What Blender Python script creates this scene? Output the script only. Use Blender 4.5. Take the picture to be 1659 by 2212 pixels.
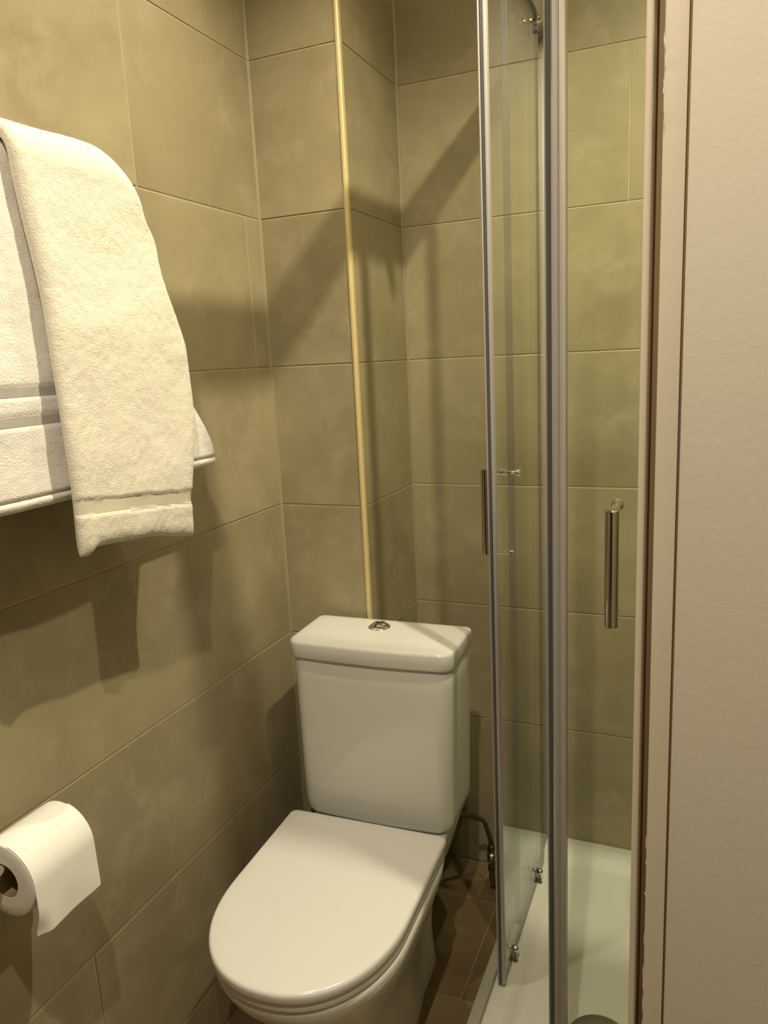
import bpy, bmesh, math, random
from mathutils import Vector, Matrix, Euler, noise
random.seed(7)
for o in list(bpy.data.objects):
    bpy.data.objects.remove(o)
S = bpy.context.scene
COL = S.collection

# ------------------------------------------------------------------ camera
F_PX = 1639.43
cam_d = bpy.data.cameras.new('camera')
cam_d.sensor_fit = 'HORIZONTAL'
cam_d.sensor_width = 36.0
cam_d.lens = 36.0 * F_PX / 1659.0
cam_d.clip_start = 0.02
cam = bpy.data.objects.new('camera', cam_d)
COL.objects.link(cam)
cam.location = (0.8762, -1.4547, 1.3351)
cam.rotation_euler = (1.37104, 0.04822, 0.39637)
S.camera = cam

# ------------------------------------------------------------------ world, exposure
w = bpy.data.worlds.new('world')
S.world = w
w.use_nodes = True
w.node_tree.nodes['Background'].inputs[0].default_value = (0.9, 0.8, 0.6, 1)
w.node_tree.nodes['Background'].inputs[1].default_value = 0.02
S.view_settings.view_transform = 'Standard'
S.view_settings.look = 'None'
S.view_settings.gamma = 1
S.view_settings.use_curve_mapping = False
S.view_settings.exposure = -0.20

CEIL = 2.40
WARM = (1.0, 0.885, 0.66)
# ceiling downlights: x, y, watts, cone degrees
LAMPS = [(0.890, -0.500, 80.0, 150, 'recessed halogen downlight in the ceiling above the shower tray', (1.0, 0.915, 0.66)),
         (0.33, -0.47, 25.0, 128, 'recessed halogen downlight in the ceiling above the toilet seat', WARM),
         (0.78, -1.42, 66.0, 140, 'recessed halogen downlight in the ceiling near the entrance', (1.0, 0.865, 0.655))]

# ------------------------------------------------------------------ helpers
def smooth01(t_):
    t_ = max(0.0, min(1.0, t_))
    return t_ * t_ * (3 - 2 * t_)

def new_bm():
    return bmesh.new()

def link(o, parent=None):
    COL.objects.link(o)
    if parent is not None:
        o.parent = parent
    return o

def obj(name, bm, mats, parent=None, smooth=None, loc=None):
    me = bpy.data.meshes.new(name)
    bmesh.ops.recalc_face_normals(bm, faces=bm.faces)
    bm.to_mesh(me)
    bm.free()
    if not isinstance(mats, (list, tuple)):
        mats = [mats]
    for m in mats:
        me.materials.append(m)
    if smooth is not None:
        me.polygons.foreach_set('use_smooth', [True] * len(me.polygons))
        me.set_sharp_from_angle(angle=math.radians(smooth))
    o = bpy.data.objects.new(name, me)
    if loc is not None:
        o.location = loc
    return link(o, parent)

def empty(name, loc=(0, 0, 0), rz=0.0):
    o = bpy.data.objects.new(name, None)
    o.empty_display_size = 0.05
    o.location = loc
    o.rotation_euler = (0, 0, rz)
    return link(o)

def tag(o, label, cat, group=None):
    o['label'] = label
    o['category'] = cat
    if group:
        o['group'] = group
    return o

def struct(o, label=None):
    o['kind'] = 'structure'
    if label:
        o['label'] = label
    return o

def box(bm, x0, x1, y0, y1, z0, z1, bevel=0.0, seg=2, mi=0):
    vs = [bm.verts.new((x, y, z)) for x in (x0, x1) for y in (y0, y1) for z in (z0, z1)]
    idx = [(0, 1, 3, 2), (4, 6, 7, 5), (0, 4, 5, 1), (2, 3, 7, 6), (0, 2, 6, 4), (1, 5, 7, 3)]
    fs = []
    for q in idx:
        f = bm.faces.new([vs[i] for i in q])
        f.material_index = mi
        fs.append(f)
    if bevel > 0:
        es = set()
        for f in fs:
            es.update(f.edges)
        bmesh.ops.bevel(bm, geom=list(es), offset=bevel, segments=seg, affect='EDGES', profile=0.5)
    return fs

def rings(bm, rs, cap0=True, cap1=True, close=True):
    """skin a list of equal-length point rings"""
    vr = [[bm.verts.new(p) for p in r] for r in rs]
    n = len(vr[0])
    for a, b in zip(vr, vr[1:]):
        for i in range(n if close else n - 1):
            j = (i + 1) % n
            bm.faces.new((a[i], a[j], b[j], b[i]))
    if cap0:
        bm.faces.new(list(reversed(vr[0])))
    if cap1:
        bm.faces.new(vr[-1])
    return vr

def frame_of(d):
    d = d.normalized()
    up = Vector((0, 0, 1)) if abs(d.z) < 0.9 else Vector((1, 0, 0))
    a = d.cross(up).normalized()
    b = a.cross(d).normalized()
    return a, b

def tube(bm, pts, r, n=16, cap=True):
    pts = [Vector(p) for p in pts]
    rr = r if isinstance(r, (list, tuple)) else [r] * len(pts)
    rs = []
    a = None
    for i, p in enumerate(pts):
        d = pts[min(i + 1, len(pts) - 1)] - pts[max(i - 1, 0)]
        if a is None:
            a, b = frame_of(d)
        else:
            d.normalize()
            a = (a - d * a.dot(d)).normalized()
            b = d.cross(a).normalized()
        rs.append([p + (a * math.cos(t) + b * math.sin(t)) * rr[i] for t in [2 * math.pi * k / n for k in range(n)]])
    rings(bm, rs, cap, cap)

def lathe(bm, prof, origin, axis, n=32, cap0=True, cap1=True):
    """prof: list of (distance along axis, radius)"""
    o = Vector(origin)
    ax = Vector(axis).normalized()
    a, b = frame_of(ax)
    rings(bm, [[o + ax * h + (a * math.cos(t) + b * math.sin(t)) * r for t in [2 * math.pi * k / n for k in range(n)]]
               for h, r in prof], cap0, cap1)

# ------------------------------------------------------------------ materials
def mat(name, color, rough=0.5, metal=0.0, spec=0.5):
    m = bpy.data.materials.new(name)
    m.use_nodes = True
    b = m.node_tree.nodes['Principled BSDF']
    b.inputs['Base Color'].default_value = (*color, 1)
    b.inputs['Roughness'].default_value = rough
    b.inputs['Metallic'].default_value = metal
    b.inputs['Specular IOR Level'].default_value = spec
    return m

def nodes(m):
    return m.node_tree.nodes, m.node_tree.links, m.node_tree.nodes['Principled BSDF']

def coords(m, per_object=True):
    n, l, b = nodes(m)
    tc = n.new('ShaderNodeTexCoord')
    if not per_object:
        return tc.outputs['Object']
    oi = n.new('ShaderNodeObjectInfo')
    mul = n.new('ShaderNodeMath'); mul.operation = 'MULTIPLY'; mul.inputs[1].default_value = 37.0
    l.new(oi.outputs['Random'], mul.inputs[0])
    add = n.new('ShaderNodeVectorMath'); add.operation = 'ADD'
    l.new(tc.outputs['Object'], add.inputs[0])
    l.new(mul.outputs[0], add.inputs[1])
    return add.outputs[0]

def mottled(name, c0, c1, c2, rough, scale=3.0, fine=14.0, bump=0.02, spec=0.5, rvar=0.08, objvar=0.05):
    m = mat(name, c0, rough, 0, spec)
    n, l, b = nodes(m)
    v = coords(m)
    def nz(sc, det, ro, dist=0.0):
        t = n.new('ShaderNodeTexNoise')
        t.inputs['Scale'].default_value = sc
        t.inputs['Detail'].default_value = det
        t.inputs['Roughness'].default_value = ro
        t.inputs['Distortion'].default_value = dist
        l.new(v, t.inputs['Vector'])
        return t.outputs['Fac']
    big, mid, fin = nz(scale, 4, 0.55, 0.6), nz(fine, 6, 0.65, 0.3), nz(90, 4, 0.6)
    r1 = n.new('ShaderNodeValToRGB')
    r1.color_ramp.elements[0].position = 0.34
    r1.color_ramp.elements[0].color = (*c1, 1)
    r1.color_ramp.elements[1].position = 0.66
    r1.color_ramp.elements[1].color = (*c0, 1)
    l.new(big, r1.inputs[0])
    r2 = n.new('ShaderNodeValToRGB')
    r2.color_ramp.elements[0].position = 0.50
    r2.color_ramp.elements[0].color = (0, 0, 0, 1)
    r2.color_ramp.elements[1].position = 0.75
    r2.color_ramp.elements[1].color = (0.65, 0.65, 0.65, 1)
    l.new(mid, r2.inputs[0])
    mx = n.new('ShaderNodeMix'); mx.data_type = 'RGBA'
    l.new(r2.outputs[0], mx.inputs[0])
    l.new(r1.outputs[0], mx.inputs[6])
    mx.inputs[7].default_value = (*c2, 1)
    hsv = n.new('ShaderNodeHueSaturation')
    oi = n.new('ShaderNodeObjectInfo')
    mr = n.new('ShaderNodeMapRange')
    mr.inputs[3].default_value = 1 - objvar
    mr.inputs[4].default_value = 1 + objvar
    l.new(oi.outputs['Random'], mr.inputs[0])
    l.new(mr.outputs[0], hsv.inputs['Value'])
    l.new(mx.outputs[2], hsv.inputs['Color'])
    l.new(hsv.outputs[0], b.inputs['Base Color'])
    rr = n.new('ShaderNodeMapRange')
    rr.inputs[3].default_value = rough - rvar
    rr.inputs[4].default_value = rough + rvar
    l.new(mid, rr.inputs[0])
    l.new(rr.outputs[0], b.inputs['Roughness'])
    if bump:
        bp = n.new('ShaderNodeBump')
        bp.inputs['Strength'].default_value = bump
        bp.inputs['Distance'].default_value = 0.002
        l.new(fin, bp.inputs['Height'])
        l.new(bp.outputs[0], b.inputs['Normal'])
    return m

def bumped(name, color, rough, scale, strength, dist, detail=3, spec=0.4, color2=None, cscale=None, sheen=0.0, per_object=False):
    m = mat(name, color, rough, 0, spec)
    n, l, b = nodes(m)
    v = coords(m, per_object)
    t = n.new('ShaderNodeTexNoise')
    t.inputs['Scale'].default_value = scale
    t.inputs['Detail'].default_value = detail
    l.new(v, t.inputs['Vector'])
    bp = n.new('ShaderNodeBump')
    bp.inputs['Strength'].default_value = strength
    bp.inputs['Distance'].default_value = dist
    l.new(t.outputs['Fac'], bp.inputs['Height'])
    l.new(bp.outputs[0], b.inputs['Normal'])
    if color2:
        t2 = n.new('ShaderNodeTexNoise')
        t2.inputs['Scale'].default_value = cscale or scale
        t2.inputs['Detail'].default_value = 4
        l.new(v, t2.inputs['Vector'])
        mx = n.new('ShaderNodeMix'); mx.data_type = 'RGBA'
        l.new(t2.outputs['Fac'], mx.inputs[0])
        mx.inputs[6].default_value = (*color, 1)
        mx.inputs[7].default_value = (*color2, 1)
        l.new(mx.outputs[2], b.inputs['Base Color'])
    if sheen:
        b.inputs['Sheen Weight'].default_value = sheen
        b.inputs['Sheen Roughness'].default_value = 0.6
    return m

def glass_mat(name, tint, refl_ior=1.45):
    m = bpy.data.materials.new(name)
    m.use_nodes = True
    n, l = m.node_tree.nodes, m.node_tree.links
    n.remove(n['Principled BSDF'])
    tr = n.new('ShaderNodeBsdfTransparent'); tr.inputs[0].default_value = (*tint, 1)
    gl = n.new('ShaderNodeBsdfGlossy'); gl.inputs['Roughness'].default_value = 0.0
    gl.inputs[0].default_value = (1, 1, 1, 1)
    fr = n.new('ShaderNodeFresnel')
    ge = n.new('ShaderNodeNewGeometry')          # the pane's far face: air again beyond it, so the index is inverted
    mr = n.new('ShaderNodeMapRange')
    mr.inputs[3].default_value = refl_ior
    mr.inputs[4].default_value = 1.0 / refl_ior
    l.new(ge.outputs['Backfacing'], mr.inputs[0])
    l.new(mr.outputs[0], fr.inputs[0])
    mx = n.new('ShaderNodeMixShader')
    l.new(fr.outputs[0], mx.inputs[0])
    l.new(tr.outputs[0], mx.inputs[1])
    l.new(gl.outputs[0], mx.inputs[2])
    l.new(mx.outputs[0], n['Material Output'].inputs[0])
    return m

M = {}
M['tile'] = mottled('wall_tile_porcelain', (0.365, 0.311, 0.192), (0.280, 0.235, 0.140), (0.43, 0.368, 0.242), 0.40, 3.2, 13, 0.03, 0.45)
M['floor_tile'] = mottled('floor_tile_brown', (0.235, 0.165, 0.085), (0.165, 0.112, 0.055), (0.27, 0.20, 0.115), 0.38, 3.5, 12, 0.03, 0.45)
M['grout'] = bumped('grout_beige', (0.47, 0.395, 0.255), 0.85, 300, 0.3, 0.001)
M['floor_grout'] = bumped('grout_pale', (0.30, 0.235, 0.145), 0.85, 300, 0.3, 0.001)
M['silicone'] = mat('sealant_beige', (0.31, 0.26, 0.155), 0.45)
M['edge_trim'] = mat('cream_plastic_edge', (0.64, 0.51, 0.25), 0.35)
M['paint'] = bumped('beige_wall_paint', (0.74, 0.69, 0.59), 0.62, 170, 0.22, 0.0014, 3, 0.35, (0.77, 0.715, 0.61), 3.0)
M['gloss_paint'] = bumped('cream_wood_paint', (0.80, 0.73, 0.61), 0.38, 40, 0.12, 0.002, 3, 0.5, (0.74, 0.67, 0.55), 6.0)
M['flake'] = mat('chipped_paint_pale', (0.88, 0.80, 0.66), 0.5)
M['wood_and_shade'] = mat('brown_wood_and_groove_shade', (0.24, 0.155, 0.075), 0.7)  # bare wood at the chips; its brown also paints shade in the casing groove
M['ceiling'] = bumped('ceiling_white', (0.80, 0.77, 0.70), 0.8, 60, 0.1, 0.001)
M['ceramic'] = mat('white_glazed_ceramic', (0.705, 0.705, 0.665), 0.10, 0, 0.5)
M['seat'] = mat('white_seat_plastic', (0.735, 0.725, 0.70), 0.16, 0, 0.5)
M['chrome'] = mat('polished_chrome', (0.78, 0.77, 0.75), 0.07, 1.0)
M['dark_chrome'] = mat('handle_chrome', (0.50, 0.48, 0.45), 0.06, 1.0)
M['hall'] = mat('dark_hall_for_reflection', (0.05, 0.038, 0.026), 0.7)
M['alu'] = mat('satin_aluminium', (0.62, 0.60, 0.60), 0.28, 0.9)
M['seal'] = mat('grey_seal_profile', (0.43, 0.40, 0.39), 0.38, 0.25)
M['magnet'] = mat('dark_magnet_strip', (0.085, 0.085, 0.09), 0.35)
M['lip'] = mat('translucent_grey_lip', (0.34, 0.33, 0.27), 0.4)
M['glass'] = glass_mat('clear_shower_glass', (0.965, 0.985, 0.955))
M['glass_edge'] = mat('green_glass_edge', (0.055, 0.060, 0.028), 0.2)
M['tray'] = mat('white_acrylic_tray', (0.70, 0.705, 0.63), 0.22, 0, 0.5)
M['drain'] = mat('brushed_steel_cover', (0.30, 0.29, 0.25), 0.34, 0.8)
M['cream_terry'] = bumped('cream_terry_cotton', (0.69, 0.645, 0.54), 0.95, 400, 0.45, 0.0025, 3, 0.1, (0.75, 0.705, 0.60), 160, 0.3)
M['white_terry'] = bumped('white_terry_cotton', (0.75, 0.72, 0.675), 0.95, 400, 0.45, 0.0025, 3, 0.1, (0.82, 0.79, 0.75), 160, 0.3)
M['cream_band'] = bumped('cream_flat_weave', (0.62, 0.58, 0.475), 0.75, 500, 0.2, 0.001, 2, 0.2)
M['white_band'] = bumped('white_flat_weave', (0.76, 0.73, 0.69), 0.75, 500, 0.2, 0.001, 2, 0.2)
M['paper'] = bumped('white_tissue_paper', (0.90, 0.88, 0.84), 0.9, 220, 0.15, 0.001, 3, 0.1)
M['card'] = bumped('brown_card_tube', (0.30, 0.21, 0.12), 0.85, 120, 0.2, 0.001)
M['brass'] = mat('tarnished_brass', (0.30, 0.20, 0.09), 0.28, 0.9)
M['hose'] = mat('dark_braided_hose', (0.10, 0.075, 0.05), 0.4, 0.5)
M['soil'] = mat('grey_plastic_pipe', (0.30, 0.26, 0.20), 0.4)
M['bulb'] = mat('lit_halogen_lens', (1, 1, 1), 0.3)
_b = M['bulb'].node_tree.nodes['Principled BSDF']
_b.inputs['Emission Color'].default_value = (1.0, 0.84, 0.58, 1)
_b.inputs['Emission Strength'].default_value = 14.0

# ------------------------------------------------------------------ structure: tiled room shell
W1, DB = 0.2064, 0.2936          # boxed-in chase: width, depth back to the shower wall
J0, PITCH, GAP = 1.934, 0.303, 0.0032
TH = 0.0065                      # tile proud of the grout bed
XR = 1.285                       # tiled wall closing the shower on the right
YREAR, XHALL = -3.60, 1.75

rows = []                        # (z0, z1, parity)
k = -2
while True:
    z1 = J0 - PITCH * k
    z0 = z1 - PITCH
    if z1 <= 0.004:
        break
    rows.append((max(z0, 0.0), min(z1, CEIL), k))
    k += 1

_tile_cache = {}
def tile_mesh(a, h, m, t=TH):
    """slab a wide (local x), h tall (local z), front face at y=0 looking to -y"""
    key = (round(a, 4), round(h, 4), m.name, t)
    if key in _tile_cache:
        return _tile_cache[key]
    bm = new_bm()
    c = 0.0009
    def rect(i, y):
        return [(-a / 2 + i, y, -h / 2 + i), (a / 2 - i, y, -h / 2 + i), (a / 2 - i, y, h / 2 - i), (-a / 2 + i, y, h / 2 - i)]
    rings(bm, [rect(0, t), rect(0, c), rect(c * 0.35, c * 0.3), rect(c, 0)])
    me = bpy.data.meshes.new('tile')
    bmesh.ops.recalc_face_normals(bm, faces=bm.faces)
    bm.to_mesh(me); bm.free()
    me.materials.append(m)
    _tile_cache[key] = me
    return me

def put_tile(parent, center, a, h, rz, m=None, flat=False):
    o = bpy.data.objects.new('tile', tile_mesh(a, h, m or M['tile']))
    o.location = center
    o.rotation_euler = (-math.pi / 2, 0, rz) if flat else (0, 0, rz)
    return link(o, parent)

def spans(lo, hi, joints):
    js = sorted([j for j in joints if lo + 0.004 < j < hi - 0.004])
    e = [lo] + js + [hi]
    return list(zip(e, e[1:]))

def family(j, lo, hi, step=0.903):
    out = []
    while j > lo:
        j -= step
    while j < hi:
        out.append(j); j += step
    return out

def jit():
    return random.uniform(-0.0004, 0.0004)

# left wall (x = 0): joint of each course
LEFT_J = {-2: -0.30, -1: -0.72, 0: -0.378, 1: -0.055, 2: -0.98, 3: -0.89, 4: -0.92, 5: -0.681, 6: -0.40}
bm = new_bm(); box(bm, -0.10, -0.0016, YREAR, DB + 0.1, 0, CEIL)
wl = struct(obj('wall_left', bm, M['grout']))
for z0, z1, par in rows:
    for a, b in spans(-1.95, 0.0, family(LEFT_J.get(par, -0.45), -2.4, 0.0, 1.203)):
        put_tile(wl, (0 + jit(), (a + b) / 2, (z0 + z1) / 2), b - a - GAP, z1 - z0 - GAP, math.pi / 2)
# boxed-in chase behind the cistern
bm = new_bm(); box(bm, -0.0016, W1 - 0.0016, 0.0016, DB + 0.1, 0, CEIL)
wc = struct(obj('wall_chase', bm, M['grout']))
for z0, z1, par in rows:
    put_tile(wc, (W1 / 2 - 0.002, 0 + jit(), (z0 + z1) / 2), W1 - 0.012, z1 - z0 - GAP, 0)
    put_tile(wc, (W1 + jit(), DB / 2 + 0.003, (z0 + z1) / 2), DB - 0.012, z1 - z0 - GAP, math.pi / 2)
# shower back wall (y = DB)
bm = new_bm(); box(bm, W1 - 0.0016, XR + 0.1, DB + 0.0016, DB + 0.1, 0, CEIL)
wb = struct(obj('wall_back', bm, M['grout']))
for z0, z1, par in rows:
    for a, b in spans(W1, XR, family(0.712 if par == 0 else 0.98, 0.4, 2)):
        put_tile(wb, ((a + b) / 2, DB + jit(), (z0 + z1) / 2), b - a - GAP, z1 - z0 - GAP, 0)
# shower end wall (x = XR)
bm = new_bm(); box(bm, XR + 0.0016, XR + 0.1, -0.66, DB + 0.0016, 0, CEIL)
wr = struct(obj('wall_right', bm, M['grout']))
for z0, z1, par in rows:
    for a, b in spans(-0.66, DB, family(0.0 if par % 2 else -0.3, -2, 2)):
        put_tile(wr, (XR + jit(), (a + b) / 2, (z0 + z1) / 2), b - a - GAP, z1 - z0 - GAP, -math.pi / 2)
# floor with its brown tiles
bm = new_bm(); box(bm, -0.1, XHALL + 0.1, YREAR - 0.1, DB + 0.1, -0.1, -0.0016)
fl = struct(obj('floor', bm, M['floor_grout']))
ycross = [-0.154 - 0.303 * i for i in range(6)]
ycross = [DB, 0.149] + ycross
for i, (yb, ya) in enumerate(zip(ycross, ycross[1:])):
    fam = family(0.4375 if i % 2 == 1 else 0.387, -1, 3, 0.606)
    for a, b in spans(0.0, XHALL, fam):
        if i < 2 and a > 0.9:
            continue
        y0 = max(ya, YREAR)
        put_tile(fl, ((a + b) / 2, (y0 + yb) / 2, jit()), b - a - GAP, yb - y0 - GAP, 0, M['floor_tile'], True)
# ceiling
bm = new_bm(); box(bm, -0.1, XHALL + 0.1, YREAR - 0.1, DB + 0.1, CEIL, CEIL + 0.1)
struct(obj('ceiling', bm, M['ceiling']))
# painted stub wall in front of the shower, and the painted walls round the rest of the room
YN, YB = -0.720, -0.668           # front and back of the stub wall
bm = new_bm(); box(bm, 0.8553, XHALL, YN, YB, 0, CEIL)
struct(obj('wall_front', bm, M['paint']))
bm = new_bm(); box(bm, XHALL, XHALL + 0.1, YREAR, YB, 0, CEIL)
struct(obj('wall_hall', bm, M['paint']))
bm = new_bm(); box(bm, -0.1, XHALL + 0.1, YREAR - 0.1, YREAR, 0, CEIL)
struct(obj('wall_rear', bm, M['hall']))  # unseen wall, darkened so the chrome handles reflect a dark hall

# cream plastic strip on the outer corner of the chase
bm = new_bm()
pr = [(0.0, 0.0045), (-0.0006, -0.001), (0.0020, -0.0038), (0.0062, -0.0042), (0.0092, -0.0018), (0.0098, 0.003), (0.0098, 0.0065)]
pr = [(W1 - 0.0085 + x, y) for x, y in pr]
rings(bm, [[(x, y, z) for x, y in pr] for z in (0.0, CEIL)])
struct(obj('trim_1', bm, M['edge_trim'], smooth=40))
# sealant beads in the two inside corners
bm = new_bm()
rings(bm, [[(0.0, -0.0045, z), (0.002, -0.002, z), (0.0045, 0.0, z), (0.0045, 0.002, z), (-0.002, 0.002, z), (-0.002, -0.0045, z)] for z in (0, CEIL)])
struct(obj('trim_2', bm, M['silicone'], smooth=60))
bm = new_bm()
rings(bm, [[(W1, DB - 0.0045, z), (W1 + 0.002, DB - 0.002, z), (W1 + 0.0045, DB, z), (W1 + 0.0045, DB + 0.002, z), (W1 - 0.002, DB + 0.002, z), (W1 - 0.002, DB - 0.0045, z)] for z in (0, CEIL)])
struct(obj('trim_3', bm, M['silicone'], smooth=60))

# chipped wooden casing on the end of the stub wall: flat board + rounded bead with a groove between
def chip_amount(z):
    if 1.505 < z < 1.64:
        return 0.0014
    if 0.57 < z < 0.90:
        return 0.0015
    return 0.0
XL, XRR = 0.8342, 0.8530           # casing board
bm = new_bm()
zs = []
z = 0.0
while z < CEIL:
    zs.append(z)
    z += 0.0035 if (0.53 < z < 0.94 or 1.47 < z < 1.68) else 0.03
zs.append(CEIL)
rr = []
for z in zs:
    c = chip_amount(z)
    q = noise.noise(Vector((3.1, 7.7, z * 50))) * 0.6 + noise.noise(Vector((1.1, 2.7, z * 180))) * 0.5
    d = max(0.0, q) * c * 2.4 + 0.0002 * (1 + noise.noise(Vector((0, 5, z * 30))))
    y0 = YN - 0.0025
    rr.append([(XL, YB, z), (XL, y0 + 0.0010 + d, z), (XL + 0.0003 + d * 0.9, y0 + 0.00025, z), (XL + 0.0011 + d * 0.9, y0, z),
               (XRR - 0.0012, y0, z), (XRR - 0.0003, y0 + 0.0005, z), (XRR, y0 + 0.0016, z), (XRR, YB, z)])
rings(bm, rr)
casing = struct(obj('trim_4', bm, M['gloss_paint'], smooth=30))
bm = new_bm()
pr = [(0.8192, YB), (0.8192, -0.7171), (0.8197, -0.7192), (0.8208, -0.7206), (0.8224, -0.7211), (0.8241, -0.7206), (0.8254, -0.7190), (0.8258, -0.7168), (0.8262, YB)]
rings(bm, [[(x, y, z) for x, y in pr] for z in (0.0, CEIL)])
bead = struct(obj('trim_5', bm, M['gloss_paint'], smooth=45))
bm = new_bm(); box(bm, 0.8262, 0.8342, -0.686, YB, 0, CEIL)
struct(obj('trim_6', bm, M['wood_and_shade']))  # groove backing: dark brown painted in for the shade between bead and board
bm = new_bm(); box(bm, 0.8530, 0.8553, -0.716, YB, 0, CEIL)
struct(obj('trim_7', bm, M['wood_and_shade']))
# lifted flakes of paint along the chipped edge (small curled shards)
def flake(z, h, wdt, lift, m):
    bm = new_bm()
    n = 9
    f = []
    ph = random.uniform(0, 6)
    for i in range(n):
        t = i / (n - 1)
        ww = wdt * (0.12 + 0.88 * math.sin(math.pi * min(1, t * 1.05)) ** 0.8) * (0.75 + 0.25 * math.sin(ph + 9 * t))
        x = XL + 0.0002 + 0.0003 * math.sin(ph * 2 + 5 * t)
        y = YN - 0.0027
        zz = z + h * t
        f.append([(x - ww * 0.75, y - lift * (0.5 + 0.5 * t), zz), (x + ww * 0.35, y - 0.0002, zz)])
    for i in range(n - 1):
        a, b_ = f[i], f[i + 1]
        p = [bm.verts.new(a[0]), bm.verts.new(a[1]), bm.verts.new(b_[1]), bm.verts.new(b_[0])]
        q = [bm.verts.new(Vector(v.co) + Vector((0, 0.0006, 0))) for v in p]
        bm.faces.new(p); bm.faces.new(list(reversed(q)))
        for u in range(4):
            v = (u + 1) % 4
            bm.faces.new((p[u], q[u], q[v], p[v]))
    bmesh.ops.remove_doubles(bm, verts=bm.verts, dist=1e-6)
    return obj('paint_flake', bm, m, casing)
for z, h, ww, li in ((0.831, 0.018, 0.0015, 0.0010), (0.812, 0.008, 0.0012, 0.0008), (0.777, 0.006, 0.0014, 0.0008), (0.718, 0.018, 0.0011, 0.0008),
                     (0.661, 0.034, 0.0019, 0.0012), (0.634, 0.024, 0.0016, 0.001), (0.612, 0.016, 0.0013, 0.0008)):
    flake(z, h, ww, li, M['flake'])
for z, h, ww, li in ((1.573, 0.016, 0.0012, 0.0006), (1.540, 0.012, 0.0013, 0.0005)):
    flake(z, h, ww, li, M['flake'])
flake(1.522, 0.005, 0.0020, 0.0006, M['wood_and_shade'])

# ------------------------------------------------------------------ ceiling downlights
for x, y, watts, cone, lab, hue in LAMPS:
    t = tag(empty('downlight', (x, y, CEIL)), lab, 'downlight', 'ceiling downlights')
    bm = new_bm(); lathe(bm, [(0.0, 0.044), (-0.004, 0.044), (-0.006, 0.040), (-0.006, 0.030), (-0.001, 0.028), (0.0, 0.028)], (0, 0, 0), (0, 0, 1), 32)
    obj('trim_ring', bm, M['chrome'], t, smooth=40)
    bm = new_bm(); lathe(bm, [(-0.0015, 0.0275), (-0.0035, 0.024), (-0.0045, 0.012), (-0.0047, 0.002)], (0, 0, 0), (0, 0, 1), 24)
    obj('lens', bm, M['bulb'], t, smooth=60)
    ld = bpy.data.lights.new('halogen', 'SPOT')
    ld.energy = watts
    ld.color = hue
    ld.spot_size = math.radians(cone)
    ld.spot_blend = 0.75
    ld.shadow_soft_size = 0.013
    lo = bpy.data.objects.new('halogen', ld)
    lo.location = (0, 0, -0.03)
    link(lo, t)

# ------------------------------------------------------------------ shower tray
TRZ = 0.125
t = tag(empty('shower_tray', (0.90, -0.09, 0)), 'white acrylic shower tray behind the sliding glass doors', 'shower tray')
def rrect(x0, x1, y0, y1, z, r, n=6):
    out = []
    for cx, cy, a0 in ((x1 - r, y1 - r, 0), (x0 + r, y1 - r, 90), (x0 + r, y0 + r, 180), (x1 - r, y0 + r, 270)):
        for i in range(n + 1):
            a = math.radians(a0 + 90 * i / n)
            out.append((cx + r * math.cos(a), cy + r * math.sin(a), z))
    return out
bm = new_bm()
X0, X1, Y0, Y1 = 0.506 - 0.9, 1.280 - 0.9, -0.488 + 0.09, 0.2905 + 0.09
def tr(i, z, r):
    return rrect(X0 + i, X1 - i, Y0 + i, Y1 - i, z, r)
rings(bm, [tr(0.004, 0.0, 0.02), tr(0.004, TRZ - 0.03, 0.02), tr(0, TRZ - 0.028, 0.02), tr(0, TRZ - 0.004, 0.02), tr(0.003, TRZ, 0.02),
           tr(0.054, TRZ, 0.03), tr(0.060, TRZ - 0.001, 0.035), tr(0.072, TRZ - 0.014, 0.05), tr(0.085, TRZ - 0.0185, 0.06), tr(0.2, TRZ - 0.0195, 0.06)])
obj('tray_body', bm, M['tray'], t, smooth=50)
bm = new_bm()
dx, dy, dz = 0.735 - 0.9, -0.262 + 0.09, TRZ - 0.0195
lathe(bm, [(0.0, 0.056), (0.004, 0.056), (0.0062, 0.053), (0.0085, 0.040), (0.0098, 0.022), (0.0102, 0.004)], (dx, dy, dz), (0, 0, 1), 48)
obj('waste_cover', bm, M['drain'], t, smooth=40)

# ------------------------------------------------------------------ shower enclosure frame (fixed)
RZ0, RZ1 = 1.966, 2.004
en = tag(empty('shower_enclosure', (0.52, -0.47, TRZ)), 'fixed frame and panels of the corner shower enclosure on the tray', 'shower enclosure')
def rel(bm, o):
    bmesh.ops.translate(bm, verts=bm.verts, vec=-Vector(o.location))
    return bm
def part(name, bm, m, parent, smooth=None):
    return obj(name, rel(bm, parent), m, parent, smooth)
bm = new_bm(); box(bm, 0.530, 0.559, -0.470, DB - 0.001, RZ0, RZ1, 0.003); part('top_rail', bm, M['alu'], en, 40)
bm = new_bm(); box(bm, 0.5595, XR - 0.001, -0.465, -0.424, RZ0, RZ1, 0.003); part('top_rail', bm, M['alu'], en, 40)
bm = new_bm(); box(bm, 0.508, 0.530, -0.470, DB - 0.001, TRZ + 0.0005, TRZ + 0.013, 0.003); part('bottom_rail', bm, M['lip'], en, 40)
bm = new_bm(); box(bm, 0.5305, XR - 0.001, -0.478, -0.456, TRZ + 0.0005, TRZ + 0.013, 0.003); part('bottom_rail', bm, M['lip'], en, 40)
def pane(x0, x1, y0, y1, z0, z1):
    """glass slab: clear faces on the two broad sides, green cut edges"""
    bm = new_bm()
    fs = box(bm, x0, x1, y0, y1, z0, z1)
    thin_x = (x1 - x0) < (y1 - y0)
    for f in fs:
        n = f.normal if f.normal.length > 0.5 else (f.normal_update() or f.normal)
        broad = abs(n.x) > 0.9 if thin_x else abs(n.y) > 0.9
        f.material_index = 0 if broad else 1
    return bm
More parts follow.
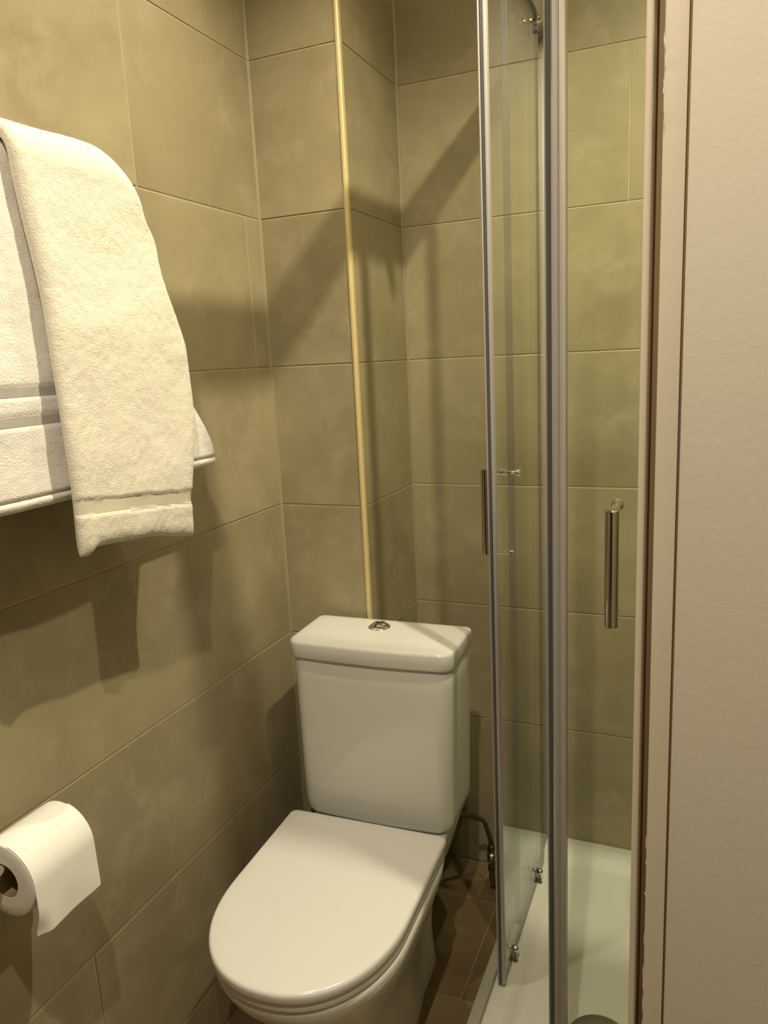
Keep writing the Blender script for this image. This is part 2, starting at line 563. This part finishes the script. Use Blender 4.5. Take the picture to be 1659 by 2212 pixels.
part('glass_panel', pane(0.5345, 0.5405, -0.040, DB - 0.010, TRZ + 0.002, RZ0 + 0.004), [M['glass'], M['glass_edge']], en)
part('glass_panel', pane(0.900, XR - 0.010, -0.4605, -0.4545, TRZ + 0.014, RZ0 + 0.004), [M['glass'], M['glass_edge']], en)
bm = new_bm(); box(bm, 0.5320, 0.5430, DB - 0.014, DB - 0.0005, TRZ + 0.002, RZ1 - 0.01, 0.0015); part('wall_profile', bm, M['seal'], en, 40)
bm = new_bm(); box(bm, XR - 0.020, XR - 0.0005, -0.466, -0.449, TRZ + 0.014, RZ1 - 0.01, 0.002); part('wall_profile', bm, M['alu'], en, 40)
bm = new_bm(); box(bm, 0.5310, 0.5430, -0.048, -0.0395, TRZ + 0.004, RZ0 - 0.001, 0.001); part('edge_seal', bm, M['magnet'], en)

# ------------------------------------------------------------------ sliding doors
def handle(parent, foot0, out, bar_r, z0, z1, off):
    """vertical chrome bar on two stand-offs. foot0: (x,y) on the outer glass face, out: outward unit vector"""
    o = Vector((out[0], out[1], 0))
    f = Vector((foot0[0], foot0[1], 0))
    c = f + o * off
    bm = new_bm()
    lathe(bm, [(0.0, bar_r - 0.0015), (0.0015, bar_r), (z1 - z0 - 0.0015, bar_r), (z1 - z0, bar_r - 0.0015)], (c.x, c.y, z0), (0, 0, 1), 24)
    h = part('handle', bm, M['dark_chrome'], parent, 40)
    for z in (z0 + 0.006, z1 - 0.006):
        bm = new_bm()
        lathe(bm, [(-0.001, 0.0056), (off - 0.008, 0.0056), (off - 0.0003, 0.0060)], (c.x, c.y, z), -o, 16)
        obj('standoff', rel(bm, parent), M['chrome'], h, 40)
        bm = new_bm()
        if z > (z0 + z1) / 2:
            lathe(bm, [(off + 0.0063, 0.0040), (off + 0.014, 0.0040), (off + 0.020, 0.0085), (off + 0.024, 0.0085), (off + 0.0245, 0.006)], (c.x, c.y, z), -o, 20)
        else:
            lathe(bm, [(off + 0.0063, 0.0050), (off + 0.0085, 0.0050), (off + 0.0095, 0.003)], (c.x, c.y, z), -o, 20)
        obj('inner_knob', rel(bm, parent), M['chrome'], h, 40)
    return h

def roller(parent, x, y, z, inward, top=False):
    i = Vector((inward[0], inward[1], 0))
    bm = new_bm()
    if top:
        lathe(bm, [(0.0, 0.010), (0.004, 0.010), (0.006, 0.0065), (0.010, 0.006), (0.012, 0.003)], (x, y, z), i, 20)
        r = part('roller', bm, M['chrome'], parent, 40)
        bm = new_bm(); lathe(bm, [(0.0, 0.0055), (0.005, 0.0055)], (x, y, z - 0.018), i, 16)
        obj('axle_cap', rel(bm, parent), M['magnet'], r, 40)
    else:
        lathe(bm, [(-0.0005, 0.003), (0.0016, 0.0062), (0.0045, 0.0076), (0.0075, 0.0076), (0.0105, 0.0060), (0.0125, 0.003), (0.0130, 0.0008)], (x, y, z), (0, 0, 1), 24)
        r = part('roller', bm, M['chrome'], parent, 60)
        bm = new_bm(); tube(bm, [(x, y, z + 0.001), (x, y, z - 0.016), (x, y, z - 0.021)], [0.0030, 0.0032, 0.0055], 12)
        obj('roller_stem', rel(bm, parent), M['drain'], r, 40)
    return r

# side door, pushed back along the left edge of the tray
sd = tag(empty('shower_door', (0.550, -0.215, TRZ)), 'clear sliding shower door beside the toilet, seen nearly edge-on', 'shower door')
part('glass_panel', pane(0.5450, 0.5510, -0.2125, 0.170, TRZ + 0.007, RZ0 - 0.003), [M['glass'], M['glass_edge']], sd)
ZT, ZB = RZ0 - 0.002, TRZ + 0.006
bm = new_bm()
prof = [(0.5375, -0.2200), (0.5385, -0.2220), (0.5405, -0.2215), (0.5415, -0.2190), (0.5458, -0.2190), (0.5466, -0.2218), (0.5490, -0.2222), (0.5515, -0.2210), (0.5525, -0.2180), (0.5525, -0.2115), (0.5375, -0.2115)]
rings(bm, [[(x, y, z) for x, y in prof] for z in (ZB, ZT)])
part('edge_seal', bm, M['seal'], sd, 50)
bm = new_bm(); box(bm, 0.5418, 0.5456, -0.2218, -0.2191, ZB, ZT, 0.0005); part('magnet_strip', bm, M['magnet'], sd)
handle(sd, (0.545, -0.105), (-1, 0), 0.0075, 0.9635, 1.1265, 0.043)
for y in (-0.148, 0.100):
    roller(sd, 0.5560, y, TRZ + 0.023, (1, 0))
for y in (-0.150, 0.150):
    roller(sd, 0.5512, y, RZ0 - 0.012, (1, 0), True)

# front door, slid to the right behind the casing
fd = tag(empty('shower_door', (0.692, -0.430, TRZ)), 'clear sliding shower door facing the viewer beside the chipped casing', 'shower door')
part('glass_panel', pane(0.7005, 1.080, -0.4335, -0.4275, TRZ + 0.007, RZ0 - 0.003), [M['glass'], M['glass_edge']], fd)
bm = new_bm()
prof = [(0.6880, -0.4400), (0.6905, -0.4425), (0.6945, -0.4425), (0.6958, -0.4405), (0.6975, -0.4405), (0.6988, -0.4422), (0.7025, -0.4420), (0.7052, -0.4395), (0.7052, -0.4210), (0.6880, -0.4210)]
rings(bm, [[(x, y, z) for x, y in prof] for z in (ZB, ZT)])
part('edge_seal', bm, M['seal'], fd, 40)
bm = new_bm(); box(bm, 0.6815, 0.6878, -0.4385, -0.4230, ZB, ZT, 0.001); part('magnet_strip', bm, M['magnet'], fd)
bm = new_bm(); box(bm, 0.6788, 0.6813, -0.4370, -0.4330, ZB, ZT, 0.0006); part('seal_lip', bm, M['lip'], fd)
handle(fd, (0.770, -0.4335), (0, -1), 0.0088, 0.976, 1.133, 0.042)
for x in (0.735, 0.99):
    roller(fd, x, -0.4240, TRZ + 0.022, (0, 1))
    roller(fd, x, -0.4272, RZ0 - 0.012, (0, 1), True)

# ------------------------------------------------------------------ toilet
TZ = math.radians(1.9)
to = tag(empty('toilet', (0.2665, -0.012, 0), TZ), 'white close-coupled toilet with closed lid in the tiled corner', 'toilet')

def dshape(hw, yb, yf, ys, z, rc=0.02, e=2.25, nc=5, ns=5, nf=40, cx=0.0):
    """D outline, back edge at yb, straight sides to ys, rounded nose to yf; counter-clockwise from back right"""
    out = []
    for i in range(nc + 1):
        a = math.radians(90 - 90 * i / nc)
        out.append((cx + hw - rc + rc * math.cos(a), yb - rc + rc * math.sin(a), z))
    for i in range(1, ns + 1):
        out.append((cx + hw, (yb - rc) + (ys - (yb - rc)) * i / (ns + 1), z))
    for i in range(nf + 1):
        a = math.pi * i / nf
        c, s_ = math.cos(a), math.sin(a)
        out.append((cx + hw * math.copysign(abs(c) ** (2 / e), c), ys - (ys - yf) * abs(s_) ** (2 / e), z))
    for i in range(ns, 0, -1):
        out.append((cx - hw, (yb - rc) + (ys - (yb - rc)) * i / (ns + 1), z))
    for i in range(nc + 1):
        a = math.radians(180 - 90 * i / nc)
        out.append((cx - hw + rc + rc * math.cos(a), yb - rc + rc * math.sin(a), z))
    return out

CX = 0.004
# pan
bm = new_bm()
sec = [(0.000, 0.098, -0.045, -0.470, -0.28, .03), (0.012, 0.099, -0.045, -0.472, -0.28, .03), (0.030, 0.095, -0.047, -0.468, -0.28, .03),
       (0.100, 0.092, -0.050, -0.470, -0.29, .03), (0.170, 0.098, -0.050, -0.492, -0.31, .03), (0.230, 0.115, -0.045, -0.530, -0.34, .03),
       (0.285, 0.138, -0.030, -0.578, -0.38, .03), (0.330, 0.153, -0.012, -0.612, -0.41, .03), (0.362, 0.1635, -0.006, -0.632, -0.43, .03),
       (0.380, 0.1665, -0.005, -0.638, -0.435, .03), (0.388, 0.1655, -0.006, -0.637, -0.435, .03), (0.391, 0.161, -0.010, -0.633, -0.435, .03)]
def waist(ring):
    return [(CX + (x - CX) * (1 - 0.13 * smooth01((y + 0.26) / 0.12)), y, z) for x, y, z in ring]
rings(bm, [waist(dshape(h, yb, yf, ys, z, rc, 2.2, ns=14, cx=CX)) for z, h, yb, yf, ys, rc in sec])
obj('pan', bm, M['ceramic'], to, smooth=50)
# seat ring and lid
SB = -0.213
def slab(hw, yb, yf, ys, z0, z1, r, crown=0.0):
    o = []
    for ins, z in ((r, z0), (r * .35, z0 + r * .25), (0, z0 + r), (0, z1 - r), (r * .15, z1 - r * .5), (r * .5, z1 - r * .13), (r, z1), (r + .02, z1 + crown)):
        o.append(dshape(hw - ins, yb - ins, yf + ins, ys, z, 0.012 + (ins * .3 if ins < .02 else 0), 2.2, cx=CX))
    bm = new_bm(); rings(bm, o); return bm
obj('seat_ring', slab(0.1640, SB - 0.004, -0.6430, -0.435, 0.3925, 0.4070, 0.003), M['seat'], to, smooth=50)
obj('lid', slab(0.1670, SB, -0.6490, -0.435, 0.4085, 0.4300, 0.0065, 0.0012), M['seat'], to, smooth=50)
for sx in (-1, 1):
    bm = new_bm(); tube(bm, [(CX + sx * 0.075 - 0.022, SB + 0.006, 0.4035), (CX + sx * 0.075 + 0.022, SB + 0.006, 0.4035)], 0.007, 14)
    obj('hinge', bm, M['chrome'], to, smooth=40)
# cistern
def crect(hw, yb, yf, z, r, bow, nf=24):
    out = []
    n = 6
    def arc(cx_, cy_, a0):
        for i in range(n + 1):
            a = math.radians(a0 + 90 * i / n)
            out.append([cx_ + r * math.cos(a), cy_ + r * math.sin(a), z])
    arc(hw - 0.008, yb - 0.008, 0) if False else None
    rb = min(r, 0.012)
    for i in range(n + 1):
        a = math.radians(0 + 90 * i / n)
        out.append([hw - rb + rb * math.cos(a), yb - rb + rb * math.sin(a), z])
    for i in range(n + 1):
        a = math.radians(90 + 90 * i / n)
        out.append([-hw + rb + rb * math.cos(a), yb - rb + rb * math.sin(a), z])
    for i in range(n + 1):
        a = math.radians(180 + 90 * i / n)
        out.append([-hw + r + r * math.cos(a), yf + r + r * math.sin(a), z])
    for i in range(1, nf):
        out.append([-hw + r + (2 * hw - 2 * r) * i / nf, yf, z])
    for i in range(n + 1):
        a = math.radians(270 + 90 * i / n)
        out.append([hw - r + r * math.cos(a), yf + r + r * math.sin(a), z])
    for p in out:
        if p[1] < yf + r + 1e-6:
            k_ = (yf + r + 0.0 - p[1]) / max(r, 1e-6)
            p[1] -= bow * (1 - (p[0] / hw) ** 2) * min(1, k_)
    return [tuple(p) for p in out]
bm = new_bm()
cs = [(0.3915, 0.150, -0.012, -0.150, .03), (0.396, 0.158, -0.008, -0.163, .03), (0.406, 0.1625, -0.005, -0.170, .03), (0.425, 0.1635, -0.004, -0.1715, .03),
      (0.50, 0.1655, -0.004, -0.1690, .029), (0.60, 0.1680, -0.004, -0.1655, .028), (0.70, 0.1705, -0.004, -0.1620, .027), (0.738, 0.1712, -0.004, -0.1605, .027), (0.742, 0.169, -0.006, -0.158, .026)]
rings(bm, [crect(h, yb, yf, z, r, 0.006) for z, h, yb, yf, r in cs])
ci = obj('cistern', bm, M['ceramic'], to, smooth=50)
bm = new_bm()
cs = [(0.7425, 0.1715, -0.004, -0.1620, .025), (0.7440, 0.1742, -0.002, -0.1652, .025), (0.7470, 0.1752, -0.001, -0.1664, .025), (0.7730, 0.1754, -0.001, -0.1668, .025),
      (0.7765, 0.1744, -0.002, -0.1657, .025), (0.7786, 0.1720, -0.004, -0.1632, .024), (0.7797, 0.1680, -0.007, -0.1592, .023), (0.7800, 0.150, -0.02, -0.142, .02)]
rings(bm, [crect(h, yb, yf, z, r, 0.008) for z, h, yb, yf, r in cs])
cl = obj('cistern_lid', bm, M['ceramic'], to, smooth=50)
bx, by, bz = -0.0135, -0.052, 0.7800
bm = new_bm(); lathe(bm, [(-0.001, 0.0235), (0.0012, 0.0235), (0.0035, 0.0215), (0.0052, 0.0185), (0.0052, 0.0165), (0.003, 0.016)], (bx, by, bz), (0, 0, 1), 40)
fb = obj('flush_button', bm, M['chrome'], cl, smooth=40)
for sgn, wd in ((-1, 1.0), (1, 0.62)):
    bm = new_bm()
    n = 16
    def half(rad, z, d=0.0007, off=-0.004):
        pts = []
        for i in range(n + 1):
            a = math.radians(-90 + 180 * i / n) if sgn > 0 else math.radians(90 + 180 * i / n)
            pts.append((bx + rad * math.cos(a), by + rad * math.sin(a), z))
        lim = bx + off
        return [(max(p[0], lim + d) if sgn > 0 else min(p[0], lim - d), p[1], p[2]) for p in pts]
    rings(bm, [half(0.0155, bz + 0.001), half(0.0155, bz + 0.0075), half(0.0135, bz + 0.0095), half(0.007, bz + 0.0108)])
    obj('button_half', bm, M['chrome'], cl, smooth=40)

# soil pipe behind the pan
bm = new_bm()
lathe(bm, [(0.0, 0.056), (0.035, 0.056), (0.037, 0.051), (0.285, 0.051)], (0, 0, 0), (0, 1, 0), 32)
sp = tag(obj('soil_pipe', bm, M['soil'], smooth=40, loc=(0.275, 0.0, 0.185)), 'grey waste pipe behind the toilet pan', 'pipe')
sp.scale = (1, 1, 1)
bpy.context.view_layer.update()

# water inlet hose with valve
vt = tag(empty('inlet_valve', (0.417, 0.185, 0)), 'small brass isolating valve and hose behind the toilet', 'valve')
def bez(pts, n=8):
    pts = [Vector(p) for p in pts]
    out = []
    for i in range(len(pts) - 1):
        p0, p1, p2, p3 = pts[max(i - 1, 0)], pts[i], pts[i + 1], pts[min(i + 2, len(pts) - 1)]
        for j in range(n):
            t_ = j / n
            out.append(0.5 * ((2 * p1) + (p2 - p0) * t_ + (2 * p0 - 5 * p1 + 4 * p2 - p3) * t_ ** 2 + (3 * p1 - p0 - 3 * p2 + p3) * t_ ** 3))
    out.append(pts[-1])
    return out
bm = new_bm(); tube(bm, bez([(0.0, 0, 0.142), (-0.006, -0.004, 0.172), (-0.016, -0.010, 0.205), (-0.040, -0.04, 0.232), (-0.085, -0.10, 0.27), (-0.105, -0.17, 0.34), (-0.105, -0.19, 0.389)]), 0.0055, 12)
obj('hose', bm, M['hose'], vt, smooth=60)
bm = new_bm(); lathe(bm, [(0.120, 0.0085), (0.1215, 0.0095), (0.133, 0.0095), (0.136, 0.007), (0.145, 0.0062)], (0, 0, 0), (0, 0, 1), 6)
obj('compression_nut', bm, M['brass'], vt)
bm = new_bm(); lathe(bm, [(0.085, 0.0075), (0.088, 0.0105), (0.110, 0.0105), (0.113, 0.0075), (0.121, 0.0070)], (0, 0, 0), (0, 0, 1), 16)
obj('valve_body', bm, M['chrome'], vt, smooth=40)
bm = new_bm(); lathe(bm, [(0.008, 0.004), (0.016, 0.0055), (0.020, 0.0055), (0.022, 0.003)], (0, 0, 0.098), (0.5, -1, 0), 16)
obj('valve_screw', bm, M['brass'], vt, smooth=40)
bm = new_bm(); lathe(bm, [(0.062, 0.0085), (0.064, 0.0095), (0.078, 0.0095), (0.081, 0.007), (0.086, 0.0065)], (0, 0, 0), (0, 0, 1), 6)
obj('compression_nut', bm, M['brass'], vt)
bm = new_bm(); tube(bm, bez([(0, 0, 0.065), (0.0, 0.0, 0.04), (0.002, 0.006, 0.022), (0.004, 0.03, 0.016), (0.004, 0.107, 0.016)]), 0.0065, 12)
obj('pipe', bm, M['brass'], vt, smooth=60)

# ------------------------------------------------------------------ towel rail and towels
RX, RZ = 0.088, 1.588
ra = tag(empty('towel_rail', (0, -0.88, RZ)), 'chrome towel rail on the left wall hidden under the towels', 'towel rail')
bm = new_bm(); tube(bm, [(RX, -1.22, RZ), (RX, -0.545, RZ)], 0.0095, 20); part('rail', bm, M['chrome'], ra, 50)
for y in (-1.20, -0.565):
    bm = new_bm(); lathe(bm, [(0.0, 0.022), (0.005, 0.022), (0.008, 0.018), (0.010, 0.008), (RX, 0.008)], (0.0005, y, RZ), (1, 0, 0), 24); part('post', bm, M['chrome'], ra, 40)

def towel(name, mtl, zf, zbk, cx_, cz_, rin, thick, yl, yr, xfront, xback, bands, NU, NV, seed, droop, band_mat=None, amp=0.0008, tipf=None):
    """draped towel. v runs front hem -> over the rail -> back hem; u runs left (0) to right (1).
       yl/yr(side, z): edges; xfront/xback(z, y): inner surface x"""
    Lf, La, Lb = cz_ - zf, math.pi * rin, cz_ - zbk
    tot = Lf + La + Lb
    inner, outer = [], []
    flag = [[False] * (NU + 1) for _ in range(NV + 1)]
    for j in range(NV + 1):
        s_ = tot * j / NV
        ri, ro = [], []
        for i in range(NU + 1):
            u = i / NU
            if s_ < Lf:
                z = zf + s_
                y = yl('f', z) + (yr('f', z) - yl('f', z)) * u
                if tipf:
                    z = cz_ - (cz_ - z) * (cz_ - tipf(y)) / (cz_ - zf)
                p = Vector((xfront(z, y), y, z)); n = Vector((1, 0, 0))
            elif s_ < Lf + La:
                a = math.pi * (s_ - Lf) / La
                y = yl('t', cz_) + (yr('t', cz_) - yl('t', cz_)) * u
                p = Vector((cx_ + rin * math.cos(a), y, cz_ + rin * math.sin(a))); n = Vector((math.cos(a), 0, math.sin(a)))
            else:
                z = cz_ - (s_ - Lf - La)
                y = yl('b', z) + (yr('b', z) - yl('b', z)) * u
                p = Vector((xback(z, y), y, z)); n = Vector((-1, 0, 0))
            # edge sag at the ends of the drape
            er = max(0.0, 1 - (1 - u) * abs(yr('t', cz_) - yl('t', cz_)) / droop[1])
            topness = smooth01((p.z - (cz_ - 0.09)) / 0.11)
            p.z -= droop[0] * er ** 2 * topness
            e = min(u, 1 - u) * abs(yr('f', 1.4) - yl('f', 1.4)) / (thick * 0.9)
            ev = min(s_, tot - s_) / (thick * 0.9)
            tt = thick * math.sqrt(max(0.02, 1 - (1 - min(1, e)) ** 2)) * math.sqrt(max(0.02, 1 - (1 - min(1, ev)) ** 2))
            mid = p + n * thick * 0.5
            band = 0.0
            if s_ < Lf:
                for (zc, hh, dep) in bands:
                    zz = p.z - zc(p.y)
                    band = max(band, smooth01((hh - abs(zz)) / 0.0025 + 0.5) * dep)
            q = Vector((p.x * 1.0 + seed, p.y, p.z))
            wav = noise.noise(q * 9.0) * 0.0035 + noise.noise(q * 24) * 0.0014
            ter = (noise.noise(q * 95) + 0.6 * noise.noise(q * 210)) * amp * (0.15 if band > 0 else 1.0) * 0.8
            flag[j][i] = band > 0.4 * max([0.0] + [b_[2] for b_ in bands])
            ro.append(mid + n * (tt * 0.5 + wav * min(1, e) + ter - band))
            ri.append(mid - n * (tt * 0.5) + n * (wav * 0.3 * min(1, e)))
        inner.append(ri); outer.append(ro)
    bm = new_bm()
    vo = [[bm.verts.new(p) for p in r] for r in outer]
    vi = [[bm.verts.new(p) for p in r] for r in inner]
    for j in range(NV):
        for i in range(NU):
            bm.faces.new((vo[j][i], vo[j][i + 1], vo[j + 1][i + 1], vo[j + 1][i]))
            bm.faces.new((vi[j][i], vi[j + 1][i], vi[j + 1][i + 1], vi[j][i + 1]))
        bm.faces.new((vo[j][0], vo[j + 1][0], vi[j + 1][0], vi[j][0]))
        bm.faces.new((vo[j][NU], vi[j][NU], vi[j + 1][NU], vo[j + 1][NU]))
    for i in range(NU):
        bm.faces.new((vo[0][i], vi[0][i], vi[0][i + 1], vo[0][i + 1]))
        bm.faces.new((vo[NV][i], vo[NV][i + 1], vi[NV][i + 1], vi[NV][i]))
    tw = obj(name, bm, mtl, smooth=80)
    # woven flat bands: one strip per run of flagged rows (column 0 starts the run)
    runs, cur = [], []
    mid_i = NU // 2
    for j in range(NV + 1):
        if flag[j][mid_i]:
            cur.append(j)
        elif cur:
            runs.append(cur); cur = []
    for run in runs:
        if len(run) < 3:
            continue
        bm = new_bm()
        for j in range(max(0, run[0] - 14), run[-1] + 14):
            for i in range(NU):
                if flag[j][i] and flag[j + 1][i] and flag[j][i + 1] and flag[j + 1][i + 1]:
                    bm.faces.new([bm.verts.new(outer[a][b] + Vector((0.0006, 0, 0))) for a, b in ((j, i), (j, i + 1), (j + 1, i + 1), (j + 1, i))])
        bmesh.ops.remove_doubles(bm, verts=bm.verts, dist=1e-6)
        ex = bmesh.ops.extrude_face_region(bm, geom=list(bm.faces))
        bmesh.ops.translate(bm, verts=[v for v in ex['geom'] if isinstance(v, bmesh.types.BMVert)], vec=(-0.0012, 0, 0))
        obj('hem_band', bm, band_mat, tw, smooth=60)
    return tw

# white bath towel underneath
def w_yr(side, z):
    if side == 'f':
        return -0.512 + 0.030 * smooth01((1.56 - z) / 0.2) + 0.105 * smooth01((1.38 - z) / 0.20)
    return -0.512
def w_yl(side, z):
    return -1.17
wt = towel('bath_towel', M['white_terry'], 1.172, 1.22, RX, RZ, 0.0102, 0.015, w_yl, w_yr,
           lambda z, y: RX + 0.0102 - 0.004 * smooth01((1.5 - z) / 0.3), lambda z, y: RX - 0.0102 - 0.012 * smooth01((1.5 - z) / 0.3),
           [(lambda y: 1.316, 0.008, 0.0022), (lambda y: 1.281, 0.008, 0.0022), (lambda y: 1.1865, 0.0014, 0.0045)], 150, 230, 3.0, (0.02, 0.05), M['white_band'])
tag(wt, 'white bath towel on the rail, lying beneath the cream hand towel', 'towel')
# cream hand towel folded over it
def c_yr(side, z):
    if side == 'f':
        return -0.530 + 0.022 * smooth01((1.60 - z) / 0.10) + 0.040 * smooth01((1.50 - z) / 0.14) - 0.034 * smooth01((1.30 - z) / 0.18)
    return -0.530
def c_yl(side, z):
    if side == 'f':
        return -0.750 + 0.018 * smooth01((1.60 - z) / 0.2) - 0.004 * smooth01((1.2 - z) / 0.1)
    return -0.750
ct = towel('hand_towel', M['cream_terry'], 1.095, 1.30, RX, RZ, 0.0265, 0.022, c_yl, c_yr,
           lambda z, y: RX + 0.0265 + 0.012 * smooth01((1.56 - z) / 0.45), lambda z, y: RX - 0.0285 - 0.004 * smooth01((1.5 - z) / 0.3),
           [(lambda y: 1.156 - 0.120 * (y + 0.64), 0.0105, 0.0034)], 110, 260, 11.0, (0.045, 0.075), M['cream_band'],
           tipf=lambda y: 1.102 - 0.10 * (y + 0.63) - 0.010 * smooth01((-0.705 - y) / 0.02) - 0.012 * smooth01((y + 0.62) / 0.12))
tag(ct, 'cream hand towel with woven hem band folded over the white towel', 'towel')

# ------------------------------------------------------------------ toilet roll and holder
PX, PZ, PYN, PYF, PR = 0.075, 0.710, -0.868, -0.766, 0.0505
pr_ = tag(empty('toilet_roll', (PX, PYN, PZ)), 'white toilet paper roll with loose sheet hanging on the left wall', 'toilet roll')
bm = new_bm()
n = 72
prof = [(0.0, 0.0238), (0.0, 0.035), (0.0, PR - 0.0015), (0.001, PR - 0.0003), (0.004, PR), (0.05, PR), (0.098, PR), (0.101, PR - 0.0003), (0.102, PR - 0.0015), (0.102, 0.0238)]
rr = []
for h, r in prof:
    ring = []
    for k_ in range(n):
        a = 2 * math.pi * k_ / n
        w_ = 0.0006 * noise.noise(Vector((math.cos(a) * 3, math.sin(a) * 3, h * 30)))
        ring.append((math.cos(a) * (r + (w_ if r > .03 else 0)), h, math.sin(a) * (r + (w_ if r > .03 else 0))))
    rr.append(ring)
rr.append(rr[0])
rings(bm, rr, False, False)
bmesh.ops.remove_doubles(bm, verts=bm.verts, dist=1e-7)
obj('paper', bm, M['paper'], pr_, smooth=50)
bm = new_bm()
ro = [[(math.cos(a) * r, h, math.sin(a) * r) for a in [2 * math.pi * k_ / 40 for k_ in range(40)]] for h, r in ((0.0006, 0.0237), (0.1014, 0.0237), (0.1014, 0.0226), (0.0006, 0.0226), (0.0006, 0.0237))]
rings(bm, ro, False, False)
bmesh.ops.remove_doubles(bm, verts=bm.verts, dist=1e-7)
obj('card_tube', bm, M['card'], pr_, smooth=50)
# hanging sheet: wraps the upper front of the roll, then drops
bm = new_bm()
path = []
for i in range(14):
    a = math.radians(75 - 75 * i / 13)
    path.append(((PR + 0.0009) * math.cos(a), (PR + 0.0009) * math.sin(a)))
for i in range(1, 13):
    t_ = i / 12
    path.append((PR + 0.0009 + 0.0006 * math.sin(t_ * 3.0), -0.066 * t_))
NUp = 18
def sheet(off):
    out = []
    for j, (x, z) in enumerate(path):
        row = []
        for i in range(NUp + 1):
            u = i / NUp
            low = smooth01((-0.02 - z) / 0.045)
            curl = -0.010 * low ** 2 * smooth01((0.16 - u) / 0.16)
            wv = 0.0012 * math.sin(u * 7 + 1) * low
            row.append((x + off + curl + wv, 0.001 + 0.1005 * u, z - 0.004 * low * (1 - u)))
        out.append(row)
    return out
A, B = sheet(0.0), sheet(0.0007)
va = [[bm.verts.new(p) for p in r] for r in A]
vb = [[bm.verts.new(p) for p in r] for r in B]
nj = len(path) - 1
for j in range(nj):
    for i in range(NUp):
        bm.faces.new((va[j][i], va[j + 1][i], va[j + 1][i + 1], va[j][i + 1]))
        bm.faces.new((vb[j][i], vb[j][i + 1], vb[j + 1][i + 1], vb[j + 1][i]))
    bm.faces.new((va[j][0], vb[j][0], vb[j + 1][0], va[j + 1][0]))
    bm.faces.new((va[j][NUp], va[j + 1][NUp], vb[j + 1][NUp], vb[j][NUp]))
for i in range(NUp):
    bm.faces.new((va[nj][i], vb[nj][i], vb[nj][i + 1], va[nj][i + 1]))
    bm.faces.new((va[0][i], va[0][i + 1], vb[0][i + 1], vb[0][i]))
obj('loose_sheet', bm, M['paper'], pr_, smooth=60)

ho = tag(empty('roll_holder', (0, -0.93, PZ + 0.0142)), 'chrome toilet roll holder arm on the left wall', 'roll holder')
bm = new_bm(); lathe(bm, [(0.0, 0.024), (0.006, 0.024), (0.009, 0.020), (0.010, 0.008)], (0.0005, -0.93, PZ + 0.0142), (1, 0, 0), 28); part('wall_rose', bm, M['chrome'], ho, 40)
bm = new_bm(); tube(bm, bez([(0.008, -0.93, PZ + 0.0142), (0.040, -0.93, PZ + 0.0142), (0.066, -0.925, PZ + 0.0142), (0.075, -0.905, PZ + 0.0142), (0.075, -0.87, PZ + 0.0142), (0.075, -0.755, PZ + 0.0142)]), 0.0082, 16)
part('arm', bm, M['chrome'], ho, 60)
